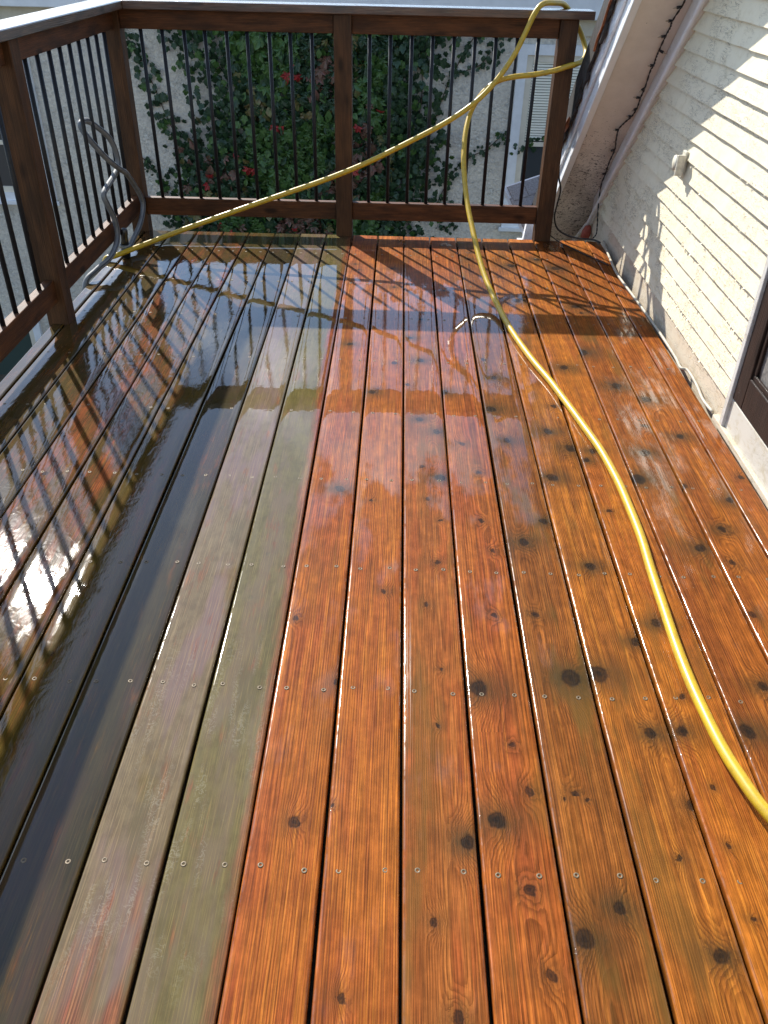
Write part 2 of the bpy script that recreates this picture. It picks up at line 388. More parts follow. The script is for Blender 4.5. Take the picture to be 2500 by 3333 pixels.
def paint(name, c, crack=0.5, dirt=0.3, flake=0.35, rough=0.5):
    """old house paint: cracks and flakes as relief, grime with its own outline"""
    mt, t = newmat(name); P = t.pos()
    Q = t.vm('MULTIPLY', P, (1, 0.28, 1.2))
    e = t.noise(Q, 42, 4, 0.66, 1.6)
    cr = t.ss(t.m('ABSOLUTE', t.sub(e, 0.5)), 0.020, 0.004)
    pk = t.noise(P, 5, 3, 0.6)
    cr = t.mul(cr, t.ss(pk, 0.42, 0.58))
    fl = t.noise(Q, 46, 4, 0.7, 0.8)
    z = t.sep(P)[2]
    low = t.ss(z, 0.55, 0.05)
    fz = t.mul(t.ss(fl, 0.56, 0.60), t.ss(t.add(pk, t.mul(low, 0.25)), 0.50, 0.66))
    g = t.noise(P, 17, 5, 0.7)
    colr = t.mix(t.mul(t.ss(g, 0.48, 0.75), dirt), c, (c[0] * 0.72, c[1] * 0.66, c[2] * 0.50))
    colr = t.mix(t.mul(fz, 0.45), colr, (c[0] * 0.80, c[1] * 0.72, c[2] * 0.55))
    colr = t.mix(t.mul(cr, crack), colr, (0.20, 0.17, 0.13))
    h = t.add(t.mul(fz, -flake), t.mul(t.noise(Q, 120, 2), 0.12)); h = t.sub(h, t.mul(cr, 0.7)); h = t.add(h, t.mul(fl, 0.22))
    t.bsdf(**{'Base Color': colr, 'Roughness': rough, 'Specular IOR Level': 0.4, 'Normal': t.bump(h, 0.5, 0.0022)})
    return mt
CREAM = paint('cream_siding', (0.76, 0.69, 0.52), 0.9, 0.4, 0.9)
WHITEP = paint('white_trim', (0.76, 0.77, 0.80), 0.35, 0.2, 0.12)
BASEP = paint('cream_skirt', (0.62, 0.54, 0.42), 0.6, 0.5, 0.6)
def soffit_mat():
    mt, t = newmat('soffit_paint'); P = t.pos(); p = t.sep(P)
    g = t.noise(P, 6, 4, 0.6)
    colr = t.mix(t.ss(g, 0.4, 0.7), (0.74, 0.69, 0.63), (0.66, 0.61, 0.55))
    v = t.noise(t.vm('MULTIPLY', P, (1, 1.3, 1.3)), 36, 3, 0.72, 1.5)
    low = t.ss(p[2], 0.85, 0.30)
    th = t.sub(0.725, t.mul(low, 0.165))
    sp = t.ss(v, th, t.add(th, 0.02))
    v2 = t.ss(t.noise(P, 160, 2, 0.6, 0.5), 0.645, 0.67)
    sp = t.m('MAXIMUM', sp, t.mul(v2, low))
    colr = t.mix(t.mul(sp, 0.95), colr, (0.03, 0.027, 0.025))
    colr = t.mix(t.mul(t.mul(low, t.ss(g, 0.3, 0.7)), 0.35), colr, (0.22, 0.19, 0.17))
    t.bsdf(**{'Base Color': colr, 'Roughness': 0.6, 'Normal': t.bump(t.sub(t.noise(P, 300, 2), t.mul(sp, 0.8)), 0.4, 0.001)})
    return mt
SOFFIT = soffit_mat()
def stucco_mat():
    mt, t = newmat('stucco'); P = t.pos()
    a = t.noise(P, 2.2, 5, 0.65); b = t.noise(P, 32, 4, 0.7); v = t.voro(P, 38)
    colr = t.mix(t.ss(a, 0.35, 0.65), (0.64, 0.59, 0.51), (0.72, 0.66, 0.55))
    colr = t.mix(t.ss(b, 0.35, 0.72, 0.0, 0.55), colr, (0.34, 0.325, 0.30))
    fl = t.mul(t.ss(t.noise(P, 17, 5, 0.75), 0.56, 0.61), t.ss(t.noise(P, 2.1, 3, 0.6), 0.44, 0.56))
    colr = t.mix(t.mul(fl, 0.75), colr, (0.80, 0.78, 0.70))
    ch = t.mul(t.ss(t.noise(P, 55, 2, 0.5), 0.64, 0.69), 0.8)
    colr = t.mix(ch, colr, (0.60, 0.58, 0.54))
    h = t.add(t.mul(v, -0.7), t.add(b, t.mul(fl, -0.8)))
    t.bsdf(**{'Base Color': colr, 'Roughness': 0.85, 'Normal': t.bump(h, 0.9, 0.010)})
    return mt
STUCCO = stucco_mat()
WHITEB = simple('white_band', (0.80, 0.83, 0.86), 0.5, 0, 0.08, 8, 0.1)
BEIGEB = simple('beige_band', (0.62, 0.57, 0.46), 0.6, 0, 0.12, 10, 0.2)
WFRAME = simple('window_white', (0.80, 0.82, 0.84), 0.45, 0, 0.10, 12, 0.1)
WCREAM = simple('window_sash', (0.74, 0.68, 0.56), 0.5, 0, 0.10, 12, 0.1)
BLIND = simple('blind_slat', (0.86, 0.82, 0.68), 0.5, 0, 0.06, 5)
ROOFD = simple('dark_shingle', (0.028, 0.022, 0.02), 0.75, 0, 0.4, 60, 0.8, 0, 160)
RUST = simple('rusty_flashing', (0.30, 0.085, 0.02), 0.6, 0, 0.5, 60, 0.4)
SHING = simple('pale_shingle', (0.40, 0.36, 0.34), 0.8, 0, 0.35, 130, 0.9, 0, 260)
GROUNDM = simple('ground_soil', (0.12, 0.10, 0.07), 0.9, 0, 0.4, 6, 0.8, 0, 40)
DOORB = timber('door_wood', 'Z', (0.034, 0.020, 0.015), (0.020, 0.013, 0.011), 0.5, 0.1)
CASING = paint('door_casing_paint', (0.58, 0.57, 0.54), 0.3, 0.5, 0.15)
RISER = paint('door_riser_paint', (0.56, 0.54, 0.48), 0.3, 0.8, 0.15)
REDP = simple('faded_red', (0.42, 0.09, 0.055), 0.6, 0, 0.3, 40)
BULB = simple('bulb_glass', (0.45, 0.38, 0.28), 0.15, 0, 0.1, 20)
GUTTER = simple('lower_glass', (0.06, 0.08, 0.07), 0.08)
def screen_mat():
    mt, t = newmat('screen_panel'); P = t.pos()
    n = t.noise(P, 70, 5, 0.75); n2 = t.noise(P, 9, 3, 0.6); s = t.sep(P)
    dry = t.ss(t.add(s[2], t.mul(t.sub(t.noise(t.vm('MULTIPLY', P, (1, 18, 5)), 1, 3), 0.5), 0.25)), 0.22, 0.28)
    colr = t.mix(dry, (0.045, 0.028, 0.022), t.mix(t.ss(n, 0.38, 0.66), (0.10, 0.095, 0.09), (0.20, 0.19, 0.18)))
    t.bsdf(**{'Base Color': colr, 'Roughness': t.lerp(dry, 0.3, 0.75), 'Normal': t.bump(n, 0.3, 0.001)})
    return mt
SCREEN = screen_mat()
def glass_mat(name, c, rough=0.04):
    mt, t = newmat(name)
    n = t.noise(t.pos(), 3, 2)
    t.bsdf(**{'Base Color': c, 'Roughness': rough, 'Specular IOR Level': 0.8, 'Normal': t.bump(n, 0.2, 0.004)})
    return mt
GLASS = glass_mat('dark_pane', (0.045, 0.05, 0.055)); GLASSG = glass_mat('green_pane', (0.05, 0.075, 0.065))
def leaf_mat(name, c, c2):
    mt, t = newmat(name); P = t.pos(); rnd = t.node('ShaderNodeObjectInfo').outputs['Random']
    n = t.noise(t.vm('ADD', P, t.comb(rnd, 0, 0)), 24, 3, 0.6)
    colr = t.mix(t.ss(n, 0.35, 0.65), c, c2)
    fine = t.ss(t.noise(P, 220, 2), 0.3, 0.7, 0.85, 1.15)
    colr = t.mix(1.0, colr, t.comb(fine, fine, fine), 'MULTIPLY')
    p = t.bsdf(**{'Base Color': colr, 'Roughness': 0.42, 'Specular IOR Level': 0.45, 'Normal': t.bump(t.noise(P, 130, 2), 0.3, 0.002)})
    return mt
LM = [leaf_mat('leaf_dark_green', (0.019, 0.048, 0.024), (0.028, 0.068, 0.029)),
      leaf_mat('leaf_green', (0.042, 0.108, 0.027), (0.068, 0.140, 0.033)),
      leaf_mat('leaf_olive', (0.130, 0.150, 0.050), (0.170, 0.130, 0.055)),
      leaf_mat('leaf_purple', (0.160, 0.070, 0.055), (0.120, 0.080, 0.050)),
      leaf_mat('leaf_red', (0.40, 0.030, 0.034), (0.26, 0.034, 0.030))]
STEM = simple('vine_stem', (0.10, 0.06, 0.035), 0.7)

# ================================================================== DECK
X0, PITCH, GAP = 0.0406, 0.14494, 0.0062
DECK_Y0, DECK_Y1 = -2.2, 4.635
deck = thing('deck', (0, 0, -0.04), 'wet deck of long red-brown boards, cleaned on one half and still grimy on the other', 'deck')
KN = [(-0.152, 2.083, 0.0136), (-0.056, 2.025, 0.0067), (0.1, 2.226, 0.0086), (0.155, 2.452, 0.0153), (0.157, 2.163, 0.0163), (0.099, 2.535, 0.0131), (0.118, 2.04, 0.0081), (0.151, 1.933, 0.0045), (0.134, 1.74, 0.0089), (0.103, 1.567, 0.0067), (-0.006, 1.613, 0.0085), (-0.227, 1.503, 0.0082), (-0.327, 1.752, 0.009), (-0.35, 1.575, 0.0097), (0.129, 1.342, 0.0052), (-0.342, 2.368, 0.01), (-0.494, 1.964, 0.008), (-0.111, 1.298, 0.0087), (0.238, 2.376, 0.0103), (0.28, 2.201, 0.0078), (0.268, 1.936, 0.0084), (0.293, 1.797, 0.008), (0.392, 2.405, 0.014), (0.382, 1.841, 0.014), (0.374, 1.539, 0.0095), (0.27, 1.535, 0.0078), (0.542, 2.475, 0.0158), (0.6, 2.365, 0.0196), (0.512, 2.182, 0.0184), (0.453, 1.944, 0.0121), (0.55, 1.74, 0.0137), (0.43, 1.329, 0.0221), (0.498, 1.342, 0.0224), (0.215, 1.288, 0.0214), (0.64, 2.29, 0.0124), (0.671, 2.349, 0.014), (0.844, 2.349, 0.0171), (0.786, 2.187, 0.0236), (0.992, 2.46, 0.0134), (0.889, 2.532, 0.012), (0.878, 1.837, 0.016), (0.967, 1.926, 0.0128), (0.947, 1.772, 0.011), (1.037, 2.077, 0.0135), (0.921, 2.153, 0.0102), (0.674, 1.52, 0.0135), (0.655, 2.003, 0.0063), (0.608, 1.453, 0.0131), (0.928, 1.564, 0.0103), (1.116, 2.213, 0.0099), (0.872, 1.318, 0.0131), (0.357, 2.625, 0.0186), (0.585, 2.658, 0.0114), (0.943, 2.734, 0.02), (0.672, 1.28, 0.0075), (0.274, 1.132, 0.0063), (0.295, 1.016, 0.0096), (0.226, 0.951, 0.017), (0.271, 0.81, 0.0102), (0.29, 0.663, 0.0098), (0.387, 1.014, 0.0088), (0.408, 1.003, 0.0044), (0.364, 1.003, 0.0035), (0.428, 0.781, 0.0124), (0.356, 0.726, 0.0153), (0.577, 1.174, 0.0133), (0.611, 0.999, 0.0114), (0.581, 0.703, 0.0133), (0.643, 1.182, 0.0145), (0.667, 1.038, 0.0056), (0.662, 0.907, 0.0054), (0.167, 0.902, 0.0146), (0.099, 0.746, 0.0079), (0.132, 0.591, 0.0106), (0.557, 0.883, 0.0065), (0.116, 1.175, 0.0055), (0.79, 1.187, 0.0174), (0.657, 0.767, 0.0043), (-0.164, 0.933, 0.0107), (-0.055, 0.62, 0.0078), (-0.098, 0.971, 0.0043), (0.594, 4.191, 0.021), (0.82, 4.171, 0.0237), (0.57, 3.701, 0.0212), (0.83, 3.644, 0.0164), (0.068, 3.239, 0.0125), (0.004, 2.988, 0.0116), (0.11, 3.017, 0.0137), (0.774, 3.139, 0.0259), (0.854, 2.838, 0.0212), (0.676, 2.985, 0.0178), (-0.078, 2.734, 0.0145), (-0.182, 3.161, 0.0122), (0.195, 2.75, 0.0164), (0.056, 2.801, 0.0111), (0.391, 2.882, 0.0142), (0.362, 3.044, 0.0119), (0.738, 4.296, 0.0189)]
OR, RB, BR = (0.55, 0.168, 0.026), (0.48, 0.122, 0.028), (0.40, 0.130, 0.024)   # orange, red-brown, brown
DK, DR = (0.185, 0.050, 0.009), (0.21, 0.043, 0.012)
WL, WW = (0.125, 0.068, 0.010), (0.20, 0.062, 0.011)                              # grimy wet boards
BP = {   # per board: light, dark, warm, and the rest
    -11: dict(light=WL, dark=(.10, .05, .02), warm=WW, wet=0.55, ripple=0.30, dirt=0.5),
    -10: dict(light=WL, dark=(.10, .05, .02), warm=WW, wet=0.62, ripple2=0.045, ripple=0.40, dirt=0.5),
    -9: dict(light=WL, dark=(.11, .055, .02), warm=WW, wet=0.62, ripple2=0.045, ripple=0.42, dirt=0.55),
    -8: dict(light=WL, dark=(.11, .05, .02), warm=(.30, .078, .018), wet=0.60, ripple2=0.045, ripple=0.48, dirt=0.35, xc=.03),
    -7: dict(light=WL, dark=(.12, .05, .02), warm=(.30, .078, .018), wet=0.58, ripple2=0.045, ripple=0.42, dirt=0.40, xc=-.02),
    -6: dict(light=WL, dark=(.12, .06, .02), warm=WW, wet=0.64, ripple=0.30, ripple2=0.03, dirt=0.6, dirt_col=(.060, .042, .007)),
    -5: dict(light=WL, dark=(.11, .06, .02), warm=WW, wet=0.72, ripple=0.12, dirt=0.75, dirt_col=(.030, .026, .010)),
    -4: dict(light=(.34, .15, .06), dark=(.15, .05, .02), warm=(.40, .12, .05), wet=0.62, ripple=0.10, dirt=0.86, dirt_col=(.135, .105, .055), dirt_y=0.62, foam=0.8, xc=.05),
    -3: dict(light=(.34, .14, .05), dark=(.16, .045, .02), warm=(.38, .10, .05), wet=0.62, ripple=0.10, dirt=0.92, dirt_col=(.112, .094, .032), dirt_edge=0.048, foam=0.85, xc=-.05),
    -2: dict(light=OR, dark=DR, warm=RB, xc=-.055, d0=.02, sp=.0052, wet=0.44, ripple=.09, stain=.2, bright=0.539),
    -1: dict(light=(.57, 0.174, .026), dark=DR, warm=(.50, 0.136, .028), xc=-.09, d0=.03, sp=.0046, wet=0.42, ripple=.09, stain=.15, bright=0.539),
    0: dict(light=(.46, 0.145, .032), dark=(.22, .062, .012), warm=RB, xc=.03, d0=.03, sp=.0036, wet=0.40, ripple=.09, stain=.55, bright=0.539),
    1: dict(light=(.54, 0.153, .028), dark=DK, warm=(.46, 0.112, .028), xc=.02, d0=.05, sp=.0050, wet=0.38, ripple=.09, stain=.4, bright=0.539),
    2: dict(farw=.22, light=(.42, 0.133, .026), dark=(.12, .045, .010), warm=(.32, 0.103, .022), xc=-.03, d0=.02, sp=.0046, wet=0.38, ripple=.09, stain=.8, bright=0.502),
    3: dict(farw=.14, light=(.60, 0.195, .028), dark=DK, warm=BR, xc=.045, d0=.02, sp=.0046, wet=0.33, ripple=.09, stain=.5, bright=0.521),
    4: dict(farw=.04, light=(.58, 0.186, .024), dark=(.25, .068, .010), warm=(.48, 0.136, .024), xc=-.06, d0=.03, sp=.0036, wet=0.30, ripple=.09, stain=.4, bright=0.567),
    5: dict(farw=.04, light=(.50, 0.149, .024), dark=DK, warm=(.38, 0.107, .022), xc=.06, d0=.04, sp=.0048, wet=0.38, ripple=.09, stain=.6, bright=0.521),
    6: dict(farw=.04, light=(.54, 0.165, .024), dark=(.22, .060, .010), warm=(.44, 0.124, .024), xc=-.02, d0=.05, sp=.0050, wet=0.36, ripple=.09, stain=.45, bright=0.539),
    7: dict(farw=.04, light=(.52, 0.157, .024), dark=DK, warm=(.46, 0.124, .024), xc=.0, d0=.03, sp=.0044, wet=0.36, ripple=.09, stain=.35, bright=0.539)}
random.seed(11)
screw_m = MB()
screw_m.lathe((0, 0, -0.004), (0, 0, 1), [(0, 0.0030), (0.0025, 0.0052), (0.0045, 0.0056), (0.0049, 0.0050), (0.0049, 0.0026), (0.0030, 0.0022), (0.0030, 0.0)], 10)
screw_me = screw_m.mesh('screw'); screw_me.materials.append(SCREW)
JOISTS = [0.84 + 0.4335 * i for i in range(-7, 9)]
DIRTY_HALO = (-5, -4, -3)
for k in range(-11, 8):
    xa = X0 + k * PITCH + GAP / 2; xb = X0 + (k + 1) * PITCH - GAP / 2
    if k == -11: xa = -1.462
    if k == 7: xb = 1.139
    xa += random.uniform(-.0012, .0012); xb += random.uniform(-.0012, .0012)
    xc_, hw = (xa + xb) / 2, (xb - xa) / 2
    kn = []
    for (kx_, ky_, kr) in KN:
        if xa - 0.004 <= kx_ < xb + 0.004 and len(kn) < 18:
            lx = kx_ - xc_
            kn.append((lx, ky_, kr * (1.15 if k not in DIRTY_HALO else 0.9), (1.0 if kr > 0.012 else 0.5) if k not in DIRTY_HALO else 0.35))
    if not any(True for q in kn) and k < -4:
        kn = [(random.uniform(-.045, .045), random.uniform(.4, 4.4), random.uniform(.007, .013), 0.5) for _ in range(4)]
    if k >= -2:
        kn += [(random.uniform(-.05, .05), random.uniform(3.2, 4.5), random.uniform(.006, .013), 0.7) for _ in range(2)] + [(random.uniform(-.05, .05), random.uniform(-1.6, .4), random.uniform(.008, .015), 0.8) for _ in range(2)]
    mat = board_mat('board_wood_%d' % (k + 11), k + 20.0, knots=kn, hw=hw, **BP[k])
    rad, th = 0.0055, 0.036
    cup = random.uniform(-.0005, .0007); tilt = math.tan(R(random.uniform(-.13, .13)))
    prof = []
    for a in range(5):
        an = math.pi / 2 * a / 4
        prof.append((-hw + rad - rad * math.cos(an), -rad + rad * math.sin(an)))
    for fx in (-.6, -.3, 0, .3, .6): prof.append((hw * fx, 0))
    for a in range(5):
        an = math.pi / 2 * (1 - a / 4)
        prof.append((hw - rad + rad * math.cos(an), -rad + rad * math.sin(an)))
    prof += [(hw, -th), (-hw, -th)]
    n = 26; ph = random.uniform(0, 6); zoff = random.uniform(-.0009, .0009)
    m = MB()
    def pf(i, p, hw=hw, cup=cup, tilt=tilt, ph=ph, zoff=zoff):
        yy = DECK_Y0 + (DECK_Y1 - DECK_Y0) * i / (n - 1)
        top = 1 if p[1] > -0.03 else 0
        return (p[0] + .0008 * math.sin(yy * 1.7 + ph), yy, p[1] + zoff + top * (cup * (p[0] / hw) ** 2 + tilt * p[0] + .0005 * math.sin(yy * 2.6 + ph * 2)))
    m.extr(prof, pf, n)
    me = m.mesh('board'); bo = link('board', me, mat, deck); bo.location = (xc_, 0, 0)
    for jy in JOISTS:
        if not (-0.1 < jy < 4.6) or (k < -5 and jy < 1.0) or (k > 3 and jy < .5): continue
        if abs(k) > 10: continue
        for sx in (-1, 1):
            if k == 7 and sx == 1: continue
            so = bpy.data.objects.new('screw', screw_me); col.objects.link(so)
            so.parent = bo; so.location = (sx * (hw - .030) + random.uniform(-.005, .005), jy + random.uniform(-.006, .006), -0.0002 + zoff)
            so.rotation_euler = (random.uniform(-.08, .08), random.uniform(-.08, .08), random.uniform(0, 3))
for jy in JOISTS + [4.60]:
    boxo('joist', -1.44, 1.13, jy - .019, jy + .019, -0.18, -0.0375, DARKW, deck)
boxo('rim_board', -1.460, -1.425, DECK_Y0, 4.58, -0.24, -0.037, WOODY, deck)
boxo('rim_board', -1.40, 1.135, 4.622, 4.6345, -0.24, -0.0375, WOODX, deck)

boxo('sun_blocker', -1.44, 1.12, 4.585, 4.620, -3.0, -0.185, DARKW, deck, 0)  # unseen walls added under two deck edges, keeping sun out of the gaps
boxo('sun_blocker', -1.424, -1.40, DECK_Y0, 4.58, -3.0, -0.185, DARKW, deck, 0)
# ================================================================== RAILINGS
PW = 0.0885
def post(par, x0, y0, top=1.063, bot=-0.25):
    return boxo('post', x0, x0 + PW, y0, y0 + PW, bot, top, WOODZ, par, 0.004)
bal_me = {}
def baluster(par, x, y):
    if 'm' not in bal_me:
        m = MB(); m.lathe((0, 0, 0), (0, 0, 1), [(0, .0095), (.82, .0095)], 12); bal_me['m'] = m.mesh('baluster'); bal_me['m'].materials.append(BLACKM)
    o = bpy.data.objects.new('baluster', bal_me['m']); col.objects.link(o)
    o.parent = par; o.matrix_parent_inverse = Matrix.Translation(-Vector(par.location)); o.location = (x, y, 0.170)
    o.rotation_euler = (random.uniform(-.003, .003), random.uniform(-.003, .003), random.uniform(0, 3)); return o
G = 'railings around the deck'
farr = thing('railing', (-0.3, 4.66, 0), 'brown wooden railing with black balusters crossing the end of the deck before the ivy wall', 'railing', G)
FY = 4.618
for x0 in (-1.478, -0.338, 0.766): post(farr, x0, FY)
for xa, xb in ((-1.478 + PW, -0.338), (-0.338 + PW, 0.766)):
    boxo('top_rail', xa + .001, xb - .001, FY + .022, FY + .060, 0.978, 1.063, WOODX, farr)
    boxo('bottom_rail', xa + .001, xb - .001, FY + .022, FY + .060, 0.084, 0.176, WOODX, farr)
for xb in (-1.296, -1.19, -1.084, -0.979, -0.874, -0.77, -0.659, -0.554, -0.448, -0.162, -0.058, 0.049, 0.153, 0.256, 0.362, 0.465, 0.569, 0.673): baluster(farr, xb, FY + .041)
m = MB(); z0, z1 = 1.0635, 1.1005     # mitred caps
m.hexa([(-1.352, 4.592, z0), (0.922, 4.592, z0), (0.922, 4.735, z0), (-1.497, 4.735, z0), (-1.352, 4.592, z1), (0.922, 4.592, z1), (0.922, 4.735, z1), (-1.497, 4.735, z1)])
m.build('cap_rail', CAPX, farr, 0.004)
leftr = thing('railing', (-1.43, 1.3, 0), 'brown wooden railing with black balusters and a grey hose looped through it', 'railing', G)
LX = -1.4775
ys = [3.286, 1.986, 0.686, -0.614, -1.914]
for yy in ys: post(leftr, LX, yy)
ed = [FY] + ys
for a, b_ in zip(ed[:-1], ed[1:]):
    ya, yb = b_ + PW, a
    boxo('top_rail', LX + .024, LX + .062, ya + .001, yb - .001, 0.978, 1.063, WOODY, leftr)
    boxo('bottom_rail', LX + .024, LX + .062, ya + .001, yb - .001, 0.100, 0.192, WOODY, leftr)
    nb = 9; st = (yb - ya) / (nb + 1)
    for i in range(nb): baluster(leftr, LX + .043, ya + st * (i + 1) + .012)
m = MB()
m.hexa([(-1.497, -2.1, z0), (-1.3525, -2.1, z0), (-1.3525, 4.590, z0), (-1.497, 4.733, z0), (-1.497, -2.1, z1), (-1.3525, -2.1, z1), (-1.3525, 4.590, z1), (-1.497, 4.733, z1)])
m.build('cap_rail', CAPY, leftr, 0.004)

# ================================================================== HOUSE ON THE RIGHT (gable wall, rake, door)
XW, OV = 1.17, 0.25
def rake(y): return 0.73 - 0.92 * (y - 4.36)          # soffit line
house = thing('house', (1.17, 3.0, 0), 'cream clapboard house with peeling paint, steep white-trimmed eave and a brown screen door', 'house')
EX0, LAP = 0.101, 0.0712
DY0, DY1 = 1.62, 2.552     # door opening (outer edges of casing)
random.seed(5)
def clap(z, y0, y1, cut):
    m = MB(); zt = z + LAP + 0.012
    ytop = min(y1, 4.36 - (zt - 0.60) / 0.92) if cut else y1
    ybot = min(y1, 4.36 - (z - 0.60) / 0.92) if cut else y1
    if ybot <= y0 + .02: return
    n = max(2, int((ybot - y0) / .06)); xt, xo = XW, XW - .0175
    w = [random.uniform(-.0010, .0010) for _ in range(n + 1)]
    w2 = [random.uniform(-.0012, .0012) for _ in range(n + 1)]
    def ring(i):
        t_ = i / n; yb = y0 + (ybot - y0) * t_; yt = y0 + (max(ytop, y0 + .01) - y0) * t_
        return [(xo + w2[i], yb, z + w[i]), (xt + .004, yb, z + w[i]), (xt + .004, yt, zt), (xt - .001, yt, zt)]
    rs = [ring(i) for i in range(n + 1)]
    b0 = len(m.v)
    for r in rs: m.v += r
    for i in range(n):
        for j in range(4):
            a = b0 + i * 4 + j; c = b0 + i * 4 + (j + 1) % 4
            m.f.append((a, c, c + 4, a + 4)); m.sm.append(False); m.mi.append(0)
    m.f.append((b0 + 3, b0 + 2, b0 + 1, b0)); m.f.append(tuple(b0 + n * 4 + j for j in range(4))); m.sm += [False] * 2; m.mi += [0] * 2
    m.build('clapboard', CREAM, house)
for i in range(38):
    z = EX0 + LAP * i
    clap(z, DY1 + .001, 6.0, True)
    if z > 2.10: clap(z, -2.2, DY1 - .001, True)
    else: clap(z, -2.2, DY0 - .002, True)
m = MB(); random.seed(31)
for i in range(420):
    zi = min(int(abs(random.gauss(0, 4.2))), 15); z = EX0 + LAP * zi + random.choice((.001, .001, random.uniform(.01, .06)))
    y = random.uniform(2.58, 4.6 - (z - .1) * .9); fx = XW - .0175 * (1 - (z - EX0 - LAP * zi) / LAP) - .0012
    L, H = random.uniform(.003, .013), random.uniform(.002, .007); c_ = random.uniform(.001, .006); dn_ = -1 if random.random() < .6 else 1
    m.quad([(fx, y, z), (fx, y + L, z + random.uniform(-.002, .002)), (fx - c_, y + L * random.uniform(.5, .9), z + dn_ * H), (fx - c_ * .7, y + L * .15, z + dn_ * H * random.uniform(.4, 1))])
fl_o = m.build('paint_flakes', CREAM, house); fl_o['kind'] = 'stuff'
# plain wall behind the boards, and the rest of the gable
m = MB(); m.v = []
def wallq(pts, x0, x1):
    b = len(m.v); k = len(pts)
    m.v += [(x0, p[0], p[1]) for p in pts] + [(x1, p[0], p[1]) for p in pts]
    m.f.append(tuple(range(b, b + k))); m.f.append(tuple(range(b + 2 * k - 1, b + k - 1, -1)))
    for j in range(k): m.f.append((b + j, b + (j + 1) % k, b + k + (j + 1) % k, b + k + j))
    m.sm += [False] * (k + 2); m.mi += [0] * (k + 2)
wallq([(DY1 - .04, -3.0), (6.0, -3.0), (6.0, -.78), (5.22, -.06), (DY1 - .04, rake(DY1 - .04) - .01)], XW + .004, XW + .12)
wallq([(-2.4, -3.0), (DY0 + .04, -3.0), (DY0 + .04, 2.2), (-2.4, 2.2)], XW + .004, XW + .12)
wallq([(-2.4, 2.2005), (DY0 + .04, 2.2005), (DY1 - .0405, 2.2005), (DY1 - .0405, rake(DY1 - .0405) - .01), (-.2, rake(-.2) - .01), (-2.4, 3.0)], XW + .004, XW + .12)
wallq([(DY0 + .0405, -3.0), (DY1 - .0405, -3.0), (DY1 - .0405, -.02), (DY0 + .0405, -.02)], XW + .004, XW + .12)
wallq([(DY0 + .0405, 2.10), (DY1 - .0405, 2.10), (DY1 - .0405, 2.2), (DY0 + .0405, 2.2)], XW + .004, XW + .12)
m.build('wall', CREAM, house)
boxo('skirt_board', XW - .006, XW + .004, DY1 + .002, 4.99, -0.05, EX0 + .004, BASEP, house, 0.002)
boxo('skirt_board', XW - .006, XW + .004, -2.2, DY0 - .003, -0.05, EX0 + .004, BASEP, house, 0.002)
def slant(name, ya, yb, dz0, dz1, xa, xb, mat, bev=.003):
    """board lying along the rake between two offsets below/above the soffit line"""
    m = MB()
    m.hexa([(xa, ya, rake(ya) + dz0), (xb, ya, rake(ya) + dz0), (xb, yb, rake(yb) + dz0), (xa, yb, rake(yb) + dz0),
            (xa, ya, rake(ya) + dz1), (xb, ya, rake(ya) + dz1), (xb, yb, rake(yb) + dz1), (xa, yb, rake(yb) + dz1)])
    return m.build(name, mat, house, bev)
YT, YB = -0.3, 5.75
slant('soffit', YT, YB, 0.0, 0.02, XW - OV + .018, XW + .004, SOFFIT)
slant('frieze_board', YT, 5.0, -0.150, -0.001, XW - .022, XW + .003, WHITEP)
m = MB(); m.tube([(XW - .030, YT, rake(YT) - .142), (XW - .030, 4.55, rake(4.55) - .142), (XW - .030, 5.0, rake(5.0) - .135), (XW - .05, 5.45, rake(5.45) - .04)], .012, 8)
m.build('moulding', WHITEP, house)
slant('bargeboard', YT, YB, -0.012, 0.215, XW - OV, XW - OV + .017, WHITEP)
slant('bargeboard', YT, YB, 0.10, 0.222, XW - OV - .013, XW - OV - .0005, WHITEP)
slant('bottom_bead', YT, YB, -0.030, -0.0125, XW - OV - .010, XW - OV + .022, WHITEB)
slant('roof', YT, YB, 0.224, 0.30, XW - OV - .02, XW + 2.5, ROOFD)
m = MB(); random.seed(3)     # ragged shingle edge hanging over the bargeboard
for i in range(60):
    y0 = 2.2 + i * .06; y1 = y0 + .058; d = random.uniform(.02, .075)
    if i % 7 == 3: d *= .3
    m.hexa([(XW - OV - .036, y0, rake(y0) + .224 - d), (XW - OV - .0205, y0, rake(y0) + .224 - d), (XW - OV - .0205, y1, rake(y1) + .224 - d * random.uniform(.6, 1)), (XW - OV - .036, y1, rake(y1) + .224 - d),
            (XW - OV - .036, y0, rake(y0) + .35), (XW - OV - .0205, y0, rake(y0) + .35), (XW - OV - .0205, y1, rake(y1) + .35), (XW - OV - .036, y1, rake(y1) + .35)])
se = m.build('shingle_edge', ROOFD, house); se['kind'] = 'stuff'
m = MB()
pts = catmull([(XW - OV - .04, y, rake(y) + .20 + dz) for y, dz in ((3.98, .02), (4.05, -.005), (4.12, .012), (4.2, -.01), (4.26, .0), (4.30, -.02))], 5)
m.tube(pts, .006, 6); m.build('rusty_flashing', RUST, house)
m = MB(); m.tube([(XW - OV - .04, 4.68, rake(4.68) + .185), (XW - OV - .042, 4.72, rake(4.72) + .175), (XW - OV - .04, 4.78, rake(4.78) + .19)], lambda i: (.006, .014, .006)[i], 7); m.build('rusty_flashing', RUST, house)
